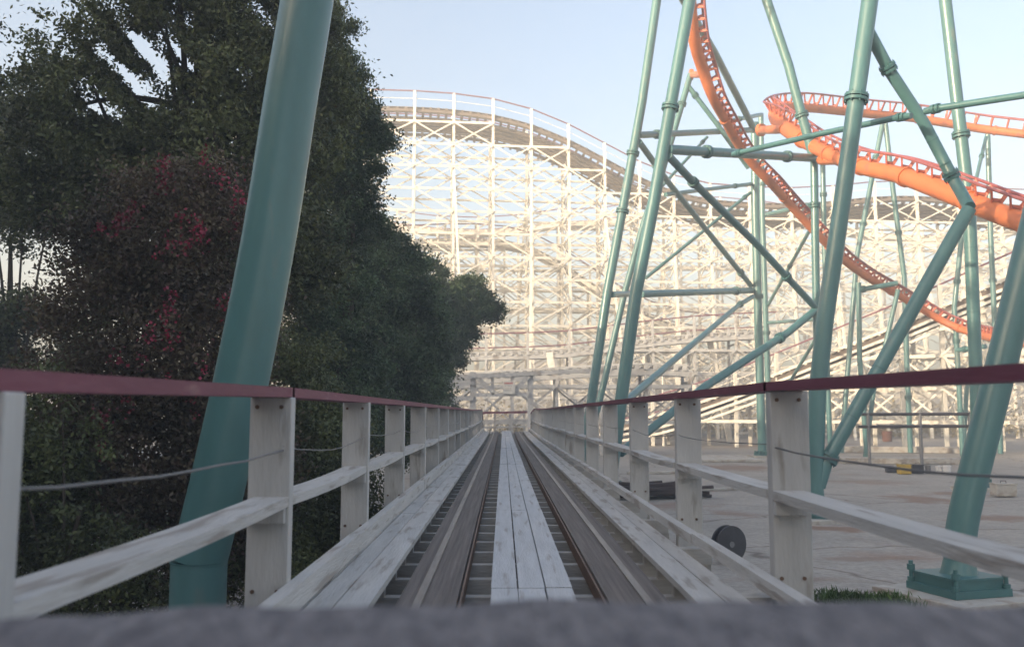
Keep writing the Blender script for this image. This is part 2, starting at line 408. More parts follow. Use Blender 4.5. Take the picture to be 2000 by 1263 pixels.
# left leaning column beside the track
pc = thing('support_column', 'thick glossy teal column leaning right behind the left handrail', 'support column', W(386,1190,8.1), 'teal steel coaster supports')
b = W(386,1190,8.1); low = Vector((b.x, b.y, .1))
def smooth(pts, n=5):
    P = [Vector(p) for p in pts]; out = []
    for i in range(len(P)-1):
        p0 = P[max(i-1,0)]; p1 = P[i]; p2 = P[i+1]; p3 = P[min(i+2,len(P)-1)]
        for k in range(n):
            t = k/n; out.append(.5*((2*p1)+(p2-p0)*t+(2*p0-5*p1+4*p2-p3)*t*t+(3*p1-p0-3*p2+p3)*t**3))
    out.append(P[-1]); return out
P = [low, W(386,1190,8.1)]+[W(*q) for q in ((389,1095,8.1),(430,925,8.1),(480,702,8.1),(528,450,8.1),(567,200,8.1),(600,0,8.1),(640,-280,8.1),(700,-700,8.1))]
MB().tube(P[:3], .240, 40).build('lower_column', 'teal', pc)
MB().tube(smooth(P[2:]), .242, 40).build('upper_column', 'teal', pc)
MB().tube([P[2]+Vector((0,0,-.006)), P[2]+Vector((0,0,.006))], .246, 40).build('weld_seam', 'teal_dark', pc)
for a_, b2 in ((4,5),(7,8)):
    c_ = P[a_].lerp(P[b2], .4); d_ = (P[b2]-P[a_]).normalized(); MB().tube([c_-d_*.006, c_+d_*.006], .2435, 40).build('weld_seam', 'teal', pc)
base_plate(pc, low, .26)

# right leaning column with the flared base
rc = thing('support_column', 'thick teal column leaning right on a flared bolted base at the right edge', 'support column', G(1870,1158), 'teal steel coaster supports')
bp = G(1872,1162); YB = bp.y
P = [Vector((bp.x,bp.y,.17)), W(1874,1092,YB), W(1884,1000,YB), W(1945,755,YB), W(2012,480,YB), W(2090,170,YB), W(2190,-250,YB)]
MB().tube([P[0],W(1873,1118,YB),W(1874,1095,YB)], [.36,.285,.25], 40).build('flared_foot', 'teal', rc)
MB().tube(smooth([W(1874,1096,YB)]+P[2:], 6), .247, 40).build('column', 'teal', rc)
ra = .28; e1 = Vector((math.cos(ra), math.sin(ra), 0)); e2 = Vector((-math.sin(ra), math.cos(ra), 0)); b0 = Vector((bp.x, YB, 0))
mb = MB(); mb.beam(b0-e1*.56+Vector((0,0,.12)), b0+e1*.56+Vector((0,0,.12)), 1.12, .12); bpo = mb.build('base_plate', 'teal_dark', rc)
mb = MB(); mb.beam(b0-e1*.50+Vector((0,0,.34)), b0+e1*.50+Vector((0,0,.34)), 1.0, .04); mb.build('upper_plate', 'teal_dark', rc)
for k in range(-3, 4):
    for ee, ff in ((e1, e2), (e2, e1)):
        if abs(k) % 1 == 0: 
            c0 = b0+ee*(k*.155); MB().beam(c0-ff*.47+Vector((0,0,.25)), c0+ff*.47+Vector((0,0,.25)), .022, .139).build('gusset', 'teal_dark', rc)
for sx in (-1, 1):
    for sy in (-1, 1):
        q = b0+e1*sx*.50+e2*sy*.50; mb = MB(); mb.tube([q+Vector((0,0,0)), q+Vector((0,0,.52))], .035, 10); mb.tube([q+Vector((0,0,.365)), q+Vector((0,0,.46))], .065, 6)
        mb.tube([q+Vector((0,0,.185)), q+Vector((0,0,.25))], .065, 6); mb.build('anchor_bolt', 'teal_dark', bpo)
def pad(p, sx, sy, h, lab, rot=0):
    o = MB().box((-sx/2,-sy/2,-.2),(sx/2,sy/2,h)).build('concrete_footing', 'concrete', None, .02)
    o.location = (p.x,p.y,0); o.rotation_euler = (0,0,rot)
    tag(o, lab, 'footing', 'concrete footings under the steel columns'); return o
pad(bp, 1.9, 1.9, .055, 'pale square concrete footing under the flared column at the right edge', .35)

# big frame right of centre: D, E, F, G and the long ties
fr = thing('support_tower', 'large teal frame of crossing tubes in front of the thick orange spine', 'support frame', G(1597,1016), 'teal steel coaster supports')
YD = G(1597,1016).y
D = member(fr, 'column', [(1597,1010,YD),(1590,944,YD),(1597,760,YD),(1612,620,YD),(1644,400,YD),(1673,188,YD),(1699,0,YD),(1735,-260,YD)], .245, [(4,.98)])
member(fr, 'raking_column', [(1598,950,YD),(1612,905,YD),(1625,882,YD),(1752,658,YD),(1864,458,YD),(1893,408,YD)], .2, [(1,.5)])
member(fr, 'raking_column', [(1690,50,YD),(1737,138,YD+.4),(1804,240,YD+.8),(1862,350,YD+1),(1893,404,YD)], .175, [(0,.95),(2,.93)])
member(fr, 'long_tie', [(2110,166,22),(2000,186,23.5),(1830,212,25),(1806,218,25.3)], .1, [(2,.1)])
member(fr, 'long_tie', [(1780,226,25.6),(1752,230,26),(1600,262,28),(1500,285,30),(1432,301,32)], .095, [(0,.7),(3,.8)])
base_plate(fr, Vector((D[0].x, D[0].y, 0)), .25)
pad(Vector((D[0].x, D[0].y, 0)), 1.5, 1.5, .095, 'concrete footing under the long teal column right of centre', .3)
g2 = thing('support_column', 'slim teal column standing just left of the thick right edge column, bolted low', 'support column', W(1925,935,40), 'teal steel coaster supports')
YG = 36
gb = Vector((W(1912,955,YG).x, YG, .1))
member(g2, 'column', [gb, W(1908,800,YG), W(1905,700,YG), W(1893,402,YG), W(1876,256,YG), W(1846,0,YG), W(1815,-260,YG)], .25, [(3,.95)])
base_plate(g2, gb, .24); pad(gb, 1.5, 1.5, .095, 'concrete footing half hidden behind the right edge column', .1)

# central tower
tw = thing('support_tower', 'tall braced teal tower of leaning and upright tubes right of the track', 'support tower', W(1190,957,35), 'teal steel coaster supports')
A2b = Vector((W(1190,950,35).x, 35, .1)); A1b = Vector((W(1131,912,48).x, 48, .1))
member(tw, 'column', [A2b, (1212,789,35),(1242,572,35),(1276,400,35),(1311,200,35),(1347,0,35),(1388,-240,35)], .25, [(3,.95)])
member(tw, 'column', [A1b, (1154,789,48),(1186,572,48),(1218,400,48),(1254,200,48),(1283,0,48),(1315,-240,48)], .25, [(2,.93),(3,.5)])
member(tw, 'column', [Vector((W(1140,910,56).x,56,.1)), (1172,780,56),(1220,572,56),(1258,432,56),(1292,340,56),(1349,145,56)], .2, [(4,.7)])
B1b = Vector((W(1489,890,63).x,63,.1))
member(tw, 'column', [B1b,(1483,700,63),(1475,400,63),(1474,240,63)], .29, [(1,.4)])
B2b = Vector((W(1503,880,72).x,72,.1))
member(tw, 'column', [B2b,(1500,750,72),(1489,420,72),(1486,222,72)], .22, [(1,.3),(2,.3)])
C1b = Vector((W(1600,926,44).x,44,.1))
member(tw, 'column', [C1b,(1597,700,44),(1593,520,44),(1590,305,44)], .19, [(2,.55)])
C2b = Vector((W(1622,880,60).x,60,.1))
member(tw, 'column', [C2b,(1617,760,60),(1609,420,60),(1607,320,60)], .17, [(1,.9),(2,.4)])
member(tw, 'column', [(1590,310,44),(1565,222,44),(1540,127,44),(1497,0,44),(1430,-240,44)], .24, [(0,.97)])
member(tw, 'column', [(1474,255,61),(1397,105,54),(1330,-8,48),(1250,-130,44)], .23)
member(tw, 'raking_tie', [(1340,163,56),(1400,242,56),(1462,328,57)], .16, [(0,.3)])
member(tw, 'cross_tie', [(1305,292,35),(1593,309,44)], .2, [(0,.22),(0,.77)])
member(tw, 'cross_tie', [(1247,264,48),(1470,254,61)], .19, [(0,.13),(0,.82)])
member(tw, 'cross_tie', [(1402,241,56),(1486,224,64)], .15, [(0,.45)])
member(tw, 'cross_tie', [(1300,380,52),(1380,370,57),(1470,359,63)], .13, [(1,.6)])
member(tw, 'cross_tie', [(1195,575,48),(1228,574,52)], .17)
member(tw, 'cross_tie', [(1252,574,50),(1470,567,63)], .21, [(0,.82)])
member(tw, 'cross_tie', [(1497,419,70),(1583,400,62)], .17)
member(tw, 'cross_tie', [(1500,630,72),(1592,624,60)], .13)
member(tw, 'diagonal', [(1305,304,35),(1356,358,37),(1474,473,40.5),(1594,602,44)], .165, [(0,.96),(2,.5)])
member(tw, 'diagonal', [(1248,277,48),(1303,353,52),(1379,448,57),(1467,558,63)], .18, [(0,.6),(2,.75)])
member(tw, 'diagonal', [(1466,376,63),(1261,543,58)], .115, [(0,.06)])
member(tw, 'diagonal', [(1470,579,62),(1440,598,60),(1222,783,36)], .16, [(0,.8)])
member(tw, 'diagonal', [(1594,604,44),(1538,650,43),(1375,756,39),(1212,884,35.3)], .18, [(1,.1)])
member(tw, 'diagonal', [(1381,268,58),(1289,368,54)], .1, [(0,.1)])
member(tw, 'diagonal', [(1500,596,72),(1584,445,60)], .13, [(0,.55)])
member(tw, 'diagonal', [(1543,745,66),(1592,664,60)], .12)
for q, r_ in ((A2b,.25),(A1b,.25),(B1b,.29),(C1b,.2)):
    base_plate(tw, q, r_); 
pad(A2b, 1.5, 1.5, .095, 'concrete footing below the nearest leaning leg of the braced tower', .2)
pad(A1b, 1.5, 1.5, .095, 'concrete footing below the leftmost leaning leg of the braced tower', .1)
pad(B1b, 1.7, 1.7, .095, 'concrete footing below the thick upright leg of the braced tower', 0)
# small far supports of the orange track
def far_support(label, parts, base):
    t = thing('support_column', label, 'support column', base, 'teal steel coaster supports')
    for nm, pts, r_, fl in parts: member(t, nm, pts, r_, fl)
    return t
def gb_(px, Y): return Vector((W(px, 800, Y).x, Y, .05))
far_support('slim teal A shaped support under the far orange curve', [
    ('column', [gb_(1775,68),(1772,730,68),(1766,540,68),(1744,369,68),(1729,238,68)], .19, [(0,.7),(1,.55),(2,.5)]),
    ('column', [gb_(1640,68),(1674,499,68),(1698,375,68),(1724,240,68)], .19, [(1,.5),(2,.5)])], gb_(1775,68))
far_support('short teal portal under the orange dip right of the leaning tube', [
    ('column', [gb_(1690,60),(1679,700,60),(1677,552,60)], .17, [(0,.5)]),
    ('column', [gb_(1686,60.6),(1706,766,60.4),(1734,654,60),(1754,566,60)], .15, [(1,.3)]),
    ('cross_tie', [(1677,566,60),(1752,553,60)], .17, [(0,.12)])], gb_(1690,60))
far_support('teal A shaped support with offset leg behind the low orange end', [
    ('column', [gb_(1876,62),(1872,733,62),(1864,600,62),(1877,473,62),(1893,425,62)], .17, [(0,.55),(1,.5),(2,.4)]),
    ('column', [gb_(1876.5,62.8),(1888,760,62.6),(1912,655,62.3)], .15, []),
    ('cross_tie', [(1868,684,62),(1925,676,60)], .16, [(0,.3)])], gb_(1876,62))
far_support('pale lit teal post holding the upper orange curve at far right', [
    ('column', [gb_(1950,66),(1943,635,66),(1935,461,66),(1929,262,66)], .19, [(0,.6),(1,.5),(2,.3)]),
    ('diagonal', [(1926,268,65),(1906,352,62),(1893,398,58)], .13, [(0,.45)])], gb_(1950,66))

# ------------------------------------------------------------------ orange steel track
def orange_track(label, ctrl, rs, up_px, gauge, nties, seams=(), offs=(.4,)):
    t = thing('steel_coaster_track', label, 'coaster track', W(*ctrl[len(ctrl)//2]), 'orange steel coaster track')
    P = smooth([W(*c) for c in ctrl], 8)
    n = len(P); m_ = len(ctrl)
    def interp(a):
        x = np.linspace(0, m_-1, n); return np.interp(x, range(m_), a)
    rad = list(interp(rs)); 
    MB().tube(P, rad, 24).build('spine', 'orange', t)
    ux = interp([u[0] for u in up_px]); uy = interp([u[1] for u in up_px])
    ud = interp([u[2] for u in up_px])
    L = []; Rr = []; of = interp(list(offs)+[offs[-1]]*(m_-len(offs)))
    for i, p in enumerate(P):
        d = (P[min(i+1,n-1)]-P[max(i-1,0)]).normalized()
        right = CR @ Vector((1,0,0)); upv = CR @ Vector((0,1,0)); fw = CR @ Vector((0,0,-1))
        u = right*ux[i]+upv*uy[i]+fw*ud[i]; u = (u-d*u.dot(d)).normalized(); sd = d.cross(u).normalized()
        c = p+u*(rad[i]+of[i]); L.append((c-sd*gauge, p, u, sd, rad[i])); Rr.append((c+sd*gauge, p, u, sd, rad[i]))
    for side in (L, Rr): MB().tube([q[0] for q in side], .06, 10).build('running_rail', 'purple_rail', t)
    # arc length ties
    ln = [0]
    for i in range(1, n): ln.append(ln[-1]+(P[i]-P[i-1]).length)
    ks = min(nties, 98)
    for k in range(ks):
        s_ = ln[-1]*(k+.5)/ks; i = int(np.searchsorted(ln, s_)); i = min(max(i,1), n-1)
        a = (s_-ln[i-1])/max(1e-6, ln[i]-ln[i-1])
        def lp(A): return A[i-1][0].lerp(A[i][0], a)
        p = P[i-1].lerp(P[i], a); u = L[i][2]; sd = L[i][3]; r_ = L[i][4]
        mb = MB(); q1, q2 = lp(L), lp(Rr)
        top = p+u*(r_*.8)
        mb.beam(top-sd*r_*.4, q1, .07, .13); mb.beam(top+sd*r_*.4, q2, .07, .13); mb.beam(top-sd*gauge*.5+u*.12, top+sd*gauge*.5+u*.12, .06, .10)
        mb.build('track_tie', 'orange_rail', t)
    for s_ in seams:
        i = int(s_*(n-1)); i = min(max(i,1), n-2); d = (P[i+1]-P[i-1]).normalized()
        MB().tube([P[i]-d*.09, P[i]+d*.09], rad[i]*1.17, 24).build('splice_flange', 'orange', t)
    return t
orange_track('thick orange spine track rising to a tight turn and curling back along the skyline',
    [(2140,495,26),(2050,455,27.5),(1943,414,30),(1880,388,32),(1817,363,34),(1753,341,36),(1690,328,38),(1636,309,41),(1590,286,44),(1549,260,47),(1522,240,50),
     (1512,221,53),(1530,211,56),(1579,211,58),(1642,217,60),(1700,223,61),(1769,229,62),(1832,238,62),(1912,251,62),(2000,262,61),(2110,277,60)],
    [.33,.33,.35,.36,.37,.35,.33,.33,.36,.42,.42,.34,.28,.30,.30,.30,.30,.30,.30,.30,.30],
    [(.1,1,.0)]*8+[(.25,1,.0),(.4,1,.1),(.2,1,.2),(-.3,1,.2),(-.1,1,-.2)]+[(0,1,-.35)]*8, .32, 56, (.07,.14,.24,.31,.37,.43,.62,.72,.82,.92), (.40,.40,.40,.40,.40,.40,.40,.42,.45,.5,.5,.55,.6,.65))
orange_track('steep orange drop track plunging behind the teal tower and flattening at far right',
    [(1345,-260,40),(1345,-120,41),(1346,-20,42),(1356,76,43.5),(1373,136,45),(1392,190,46),(1416,234,48),(1443,283,50),(1472,322,51),(1505,357,52),(1531,386,54),(1560,418,55),(1602,463,56),(1649,508,58),(1694,541,60),(1741,568,61),(1790,597,62),(1848,630,62),(1900,650,60),(1950,662,56),(2040,675,52)],
    [.31]*5+[.26]*16, [(1,.5,-.25)]*9+[(.75,.75,-.15)]*5+[(.5,1,-.1)]*7, .30, 84, (.3,.5,.62,.75,.88), (.34,))
# yoke brackets that carry the orange spine
yk = thing('support_bracket', 'orange bracket arm joining the steep drop track to the teal tower', 'bracket', W(1362,145,50))
MB().tube([W(1353,146,56),W(1366,146,50),W(1374,142,45.2)], .2, 16).build('arm', 'orange', yk)
MB().tube([W(1347,146,56),W(1353,146,56)], .36, 16).build('flange', 'orange', yk)
yk = thing('support_bracket', 'stubby orange bracket under the turn beside the upright teal pair', 'bracket', W(1500,254,52))
MB().tube([W(1486,254,58),W(1512,253,50),W(1530,252,48)], .26, 16).build('arm', 'orange', yk)
MB().tube([W(1484,254,58),W(1489,254,57.8)], .42, 16).build('flange', 'orange', yk)
yk = thing('support_bracket', 'stubby orange bracket under the spine beside the horizontal teal beam', 'bracket', W(1615,312,43))
MB().tube([W(1604,313,43),W(1635,312,41)], .24, 16).build('arm', 'orange', yk)

# ------------------------------------------------------------------ wooden trestles
def trestle(name, label, cat, bents, width, matn, lev=2.7, post=.32, brace=.17, batter=True, rail=True, deck='brown', base=0.0, bank=0, deckw=None, ribbons=(), group=None, rows=1, jit=.05):
    """bents: list of (Vector top-of-deck centre line). Rows of posts each side, ledgers, braces."""
    t = thing(name, label, cat, (bents[0].x, bents[0].y, 0), group)
    n = len(bents)
    dirs = [(bents[min(i+1,n-1)]-bents[max(i-1,0)]).to_2d().normalized() for i in range(n)]
    nor = [Vector((d.y, -d.x, 0)) for d in dirs]           # towards the camera when path runs to +x
    def post_pt(i, sgn, z, flare=True):
        zt = bents[i].z
        off = sgn*width/2
        if batter and flare and z < zt-8: off += sgn*(zt-8-z)*.045
        return Vector((bents[i].x, bents[i].y, 0))+nor[i]*off+Vector((0,0,z))
    for i in range(n):
        mb = MB(); zt = bents[i].z
        for sg in (-1, 1):
            top = zt+(2.1 if rail and sg > 0 else (.9 if rail else -.2))
            zb = max(base, zt-8)
            mb.beam(post_pt(i,sg,zb-.0), post_pt(i,sg,top), post, post, (0,1,0))
            if zb > base: mb.beam(post_pt(i,sg,base-.1), post_pt(i,sg,zb), post, post, (0,1,0))
            # wind batter
            if batter and i % 2 == 0 and zt > 9:
                a = post_pt(i,sg,zt-7.0); b_ = Vector((bents[i].x,bents[i].y,base-.1))+nor[i]*sg*(width/2+(zt-7)*.26)+Vector((random.uniform(-.3,.3)+(1.6 if i%4 else -1.2),0,0))
                mb.beam(a, b_, post*.9, post*.9, (0,1,0))
        k = 0; z = zt-1.0
        while z > base+1:
            a, b_ = post_pt(i,-1,z), post_pt(i,1,z); mb.beam(a-nor[i]*.3, b_+nor[i]*.3, .1, .2)
            if z-lev > base: 
                mb.beam(post_pt(i,-1,z), post_pt(i,1,z-lev), .08, brace); mb.beam(post_pt(i,1,z), post_pt(i,-1,z-lev), .08, brace)
            z -= lev
        mb.build('bent', matn, t)
    zmax = max(b.z for b in bents); lv = []; z = base+lev*.9
    while z < zmax-.6: lv.append(z); z += lev
    for z in lv:
        for sg in (-1, 1):
            mb = MB(); e = sg*(post*.5+.08); j = random.uniform(-jit, jit)
            for i in range(n):
                ok = i < n-1 and min(bents[i].z, bents[i+1].z) > z+.3
                if ok: mb.beam(post_pt(i,sg,z+j)+nor[i]*e, post_pt(i+1,sg,z+j)+nor[i+1]*e, .07, .26)
                elif mb.v: mb.build('ledger', matn, t); mb = MB()
    for i, sg in [(i, sg) for i in range(n-1) for sg in (-1, 1)]:
        mb = MB(); zt = min(bents[i].z, bents[i+1].z)
        for j, z in enumerate(lv[:-1] if len(lv) > 1 else lv):
            z2 = z+lev
            if z2 > zt: break
            hi = z2 > zt-2.5*lev
            if 1:
                e = sg*(post*.5+.16)
                if hi or j % 2 == 0: mb.beam(post_pt(i,sg,z)+nor[i]*e, post_pt(i+1,sg,z2)+nor[i+1]*e, .06, brace)
                if hi or j % 2 == 1: mb.beam(post_pt(i,sg,z2)+nor[i]*(e+.062*sg), post_pt(i+1,sg,z)+nor[i+1]*(e+.062*sg), .06, brace)
        if mb.v: mb.build('bay_bracing', matn, t)
    # deck: cross ties banked, stringers and rails
    PP = smooth([b-Vector((0,0,math.sin(R(bank))*(deckw or 0)/2)) for b in bents], 5); N = len(PP)
    td = MB(); stg = MB(); rl = MB()
    bk = R(bank); acc = 0
    def frame(i):
        d = (PP[min(i+1,N-1)]-PP[max(i-1,0)]); d.normalize()
        nn = Vector((d.y,-d.x,0)).normalized(); u = nn.cross(d).normalized()
        if u.z < 0: u = -u
        a = nn*math.cos(bk)+u*math.sin(bk); v = u*math.cos(bk)-nn*math.sin(bk)
        return d, a, v
    hw = (deckw or width)/2+.15
    rls = [MB() for _ in range(4)]
    for i in range(N-1):
        p, q = PP[i], PP[i+1]; d, a, v = frame(i); d2, a2, v2 = frame(i+1); L_ = (q-p).length; m_ = max(1, int(L_/.95))
        for k in range(m_):
            c = p.lerp(q, k/m_); td.beam(c-a*hw, c+a*(hw+random.uniform(0,.12)), .30, .34, v)
        for off, hh in ((-.9,.36),(-.35,.36),(.35,.36),(.9,.36),(hw-.12,.46)):
            td.beam(p+a*off-v*.33, q+a2*off-v2*.33, .14 if bank < 20 else .30, hh, v)
        for ri, off in enumerate((-.55, .55)): rls[ri].beam(p+a*off+v*.28, q+a2*off+v2*.28, .28, .16, v)
        for ri, off in enumerate((-hw+.2, hw-.25)): rls[2+ri].beam(p+a*off+v*.19, q+a2*off+v2*.19, .5, .06, v)
    td.build('track_deck', matn if deck == 'pale' else 'deck_brown', t)
    for ri, r_ in enumerate(rls): r_.build('running_rail' if ri < 2 else 'walk_board', 'deck_brown' if bank > 20 else matn, t)
    for hh in ribbons:
        mb = MB()
        for i in range(n-1):
            e = nor[i]*(post*.5+.1)
            mb.beam(post_pt(i,1,bents[i].z+hh)+e, post_pt(i+1,1,bents[i+1].z+hh)+e, .12, .22)
        mb.build('ribbon_board', matn, t)
    if rail:
        for sg, hh in ((1, 2.1),(-1,.9)):
            mb = MB(); mw = MB()
            for i in range(n-1):
                mb.beam(post_pt(i,sg,bents[i].z+hh), post_pt(i+1,sg,bents[i+1].z+hh), .16, .12)
                mw.beam(post_pt(i,sg,bents[i].z+hh*.55), post_pt(i+1,sg,bents[i+1].z+hh*.55), .05, .06)
            mb.build('handrail', 'maroon', t); mw.build('guard_wire', matn, t)
    return t
# main high hill across the back
mp = [(430,224),(505,219),(580,216),(655,214),(727,214),(810,216),(885,221),(960,231),(1033,250),(1104,279),(1173,315),(1240,350),(1305,376),(1375,392),(1450,398),(1530,400),(1610,396),(1690,388),(1770,386),(1850,392),(1930,400),(2010,404),(2090,398),(2170,380)]
bents = [W(x, y+8, 104+(x-430)*.006) for x, y in mp]
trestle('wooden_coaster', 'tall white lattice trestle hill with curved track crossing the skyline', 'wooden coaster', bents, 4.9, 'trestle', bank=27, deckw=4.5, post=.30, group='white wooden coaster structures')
# second hill inside it
mp = [(560,520),(640,498),(720,484),(800,477),(871,474),(930,474),(985,478),(1040,492),(1095,520),(1150,556),(1205,592),(1265,622),(1330,642),(1400,652),(1470,656)]
trestle('wooden_coaster', 'lower pale hump of track seen through the lattice of the tall hill', 'wooden coaster', [W(x, y, 113) for x, y in mp], 3.2, 'trestle', post=.26, brace=.12, deck='pale', group='white wooden coaster structures', batter=False)
# far line behind
mp = [(700+i*78, 430+26*math.sin(i*.55)+ (0 if i<6 else 12)) for i in range(19)]
trestle('wooden_coaster', 'faint rearmost trestle line with rolling track behind the other lattices', 'wooden coaster', [W(x, y, 132) for x, y in mp], 3.2, 'trestle', lev=3.1, post=.28, brace=.13, deck='pale', group='white wooden coaster structures', batter=False)
# low decks, white paint greyed in colour to look shaded
mp = [(700,700),(790,698),(870,697),(950,694),(1030,692),(1110,688),(1190,678),(1270,668),(1350,660),(1430,655),(1510,652)]
trestle('wooden_coaster', 'low level white trestle with brown track crossing behind the portal', 'wooden coaster', [W(x, y, 92) for x, y in mp], 3.2, 'trestle_shaded', lev=2.4, post=.24, brace=.11, deck='pale', group='white wooden coaster structures', batter=False)
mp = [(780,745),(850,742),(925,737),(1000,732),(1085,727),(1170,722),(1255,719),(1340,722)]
trestle('wooden_coaster', 'nearest low shade-toned white trestle crossing just beyond the sign portal', 'wooden coaster', [W(x, y, 66) for x, y in mp], 2.8, 'trestle_shaded', lev=2.6, post=.22, brace=.12, deck='pale', group='white wooden coaster structures', batter=False, rail=False)
# ramp rising to the right
rp = [(1150,850,90),(1215,832,88),(1290,818,86),(1370,796,84),(1450,768,82),(1530,738,80),(1610,707,78),(1690,676,76),(1770,645,74),(1850,612,72),(1930,578,70),(2010,545,68),(2095,508,66)]
trestle('wooden_coaster', 'long wooden ramp with maroon handrails climbing to the right behind the steel supports', 'wooden coaster', [W(*p) for p in rp], 4.2, 'trestle', lev=2.6, post=.28, brace=.16, group='white wooden coaster structures', batter=False, bank=4, ribbons=(.25,-.45,-.95,-1.5))
# big raking wind braces on footings
for i, (p, q, lab) in enumerate((((1073,690,76),(1101,800,72),'thick white raking brace right of the sign portal'),
                     ((1385,660,92),(1426,856,92),'white raking brace ending on a small footing right of the track'),
                     ((1318,690,88),(1336,800,88),'short white raking brace left of the tapered one'))):
    a = W(*p); b_ = W(*q); b_.z = 0
    o = MB().beam(a, b_, .55 if i < 2 else .4, .4, (0,1,0)).build('raking_brace', 'trestle', None); tag(o, lab, 'brace', 'raking braces of the trestle')

# ------------------------------------------------------------------ portal over the track end, sign, crossing fence
YP = 57
po = thing('portal_frame', 'shade-toned white timber portal with corner braces over the far end of the track', 'portal', W(980,800,YP))
for px in (924, 1036):
    a = W(px, 726, YP); MB().box((a.x-.19,YP-.15,-.1),(a.x+.19,YP+.15,a.z)).build('post', 'trestle_shaded', po)
a, b_ = W(845,738,YP-.3), W(1180,722,YP-.3)
MB().beam(a, b_, .12, .26).build('crossbeam', 'trestle_shaded', po)
MB().beam(W(850,752,YP-.3), W(925,748,YP-.3), .1, .2).build('side_beam', 'trestle_shaded', po)
MB().beam(W(845,782,YP-.3), W(925,777,YP-.3), .1, .3).build('side_beam', 'trestle_shaded', po)
for p, q in (((928,733),(966,768)),((1034,733),(1000,768))):
    MB().beam(W(*p,YP-.25), W(*q,YP-.25), .1, .3).build('corner_brace', 'trestle_shaded', po)
for px in (962, 1000): MB().beam(W(px,735,YP), W(px,772,YP), .2, .2, (0,1,0)).build('hanger', 'trestle_shaded', po)
MB().beam(W(927,771,YP-.25), W(1034,770,YP-.25), .1, .22).build('lower_beam', 'trestle_shaded', po)
sg = thing('warning_sign', 'small white board with a red headline hung under the portal beam', 'sign', W(994,768,YP-.45))
a, b_ = W(982,769,YP-.45), W(1006,744,YP-.45)
MB().box((a.x,YP-.47,a.z),(b_.x,YP-.43,b_.z)).build('board', 'sign_white', sg)
mb = MB(); x = a.x+.1
for wd in (.06,.05,.07,.05,.06,.05,.06): mb.box((x,YP-.478,b_.z-.18),(x+wd,YP-.4705,b_.z-.09)); x += wd+.022
mb.build('headline', 'sign_red', sg)
mb = MB()
for r_ in range(3):
    x = a.x+.16
    for k in range(4): wd = random.uniform(.04,.1); mb.box((x,YP-.478,b_.z-.34-r_*.11),(x+wd,YP-.4705,b_.z-.30-r_*.11)); x += wd+.03
mb.build('small_print', 'sign_grey', sg)
cf = thing('crossing_fence', 'low fence with maroon top rail crossing beyond the end of the track', 'fence', W(985,840,61))
MB().beam(W(938,806,61),W(1050,804,61),.1,.15).build('top_rail','maroon',cf)
for yy, h_ in ((821,.12),(834,.14)): MB().beam(W(930,yy+1,61.1),W(1058,yy-2,61.1),.08,h_).build('rail','trestle_shaded',cf)
for px in (937,966,996,1024,1052):
    a = W(px,808,61.2); MB().box((a.x-.08,61.15,-.1),(a.x+.08,61.33,a.z)).build('post','trestle_shaded',cf)

# ------------------------------------------------------------------ things in the lot at right
def slab(p, q, h, w_, name, lab, mt='concrete', cat='slab'):
    a = G(*p); b_ = G(*q)
    o = MB().beam((a.x,a.y,h/2),(b_.x,b_.y,h/2),w_,h).build(name, mt, None, .01); tag(o, lab, cat); return o
slab((1345,897),(1468,897),.16,6.5,'concrete_slab','long pale concrete slab left of the thick upright tower leg')
slab((1365,958),(1500,954),.09,.28,'concrete_curb','thin pale curb crossing the lot behind the fence posts','concrete','curb')
slab((1228,926),(1320,924),.12,.5,'concrete_curb','short pale curb behind the dark timber pile','concrete','curb')
slab((1640,882),(1878,884),.45,1.6,'steel_beam','long grey beam lying behind the pipe railing','concrete','beam')
slab((1640,903),(1884,905),.32,1.8,'steel_beam','long pale beam lying in front of the pipe railing','concrete','beam')
slab((1250,850),(1330,858),.5,2.5,'concrete_slab','tilted pale slab beside the foot of the raking tube')
gm = M['ground']; n_ = gm.node_tree.nodes; l_ = gm.node_tree.links; b_ = n_['Principled BSDF']
tc = n_.new('ShaderNodeTexCoord'); wn = n_.new('ShaderNodeTexNoise'); wn.inputs['Scale'].default_value = 1.3; wn.inputs['Detail'].default_value = 6; l_.new(tc.outputs['Object'], wn.inputs[0])
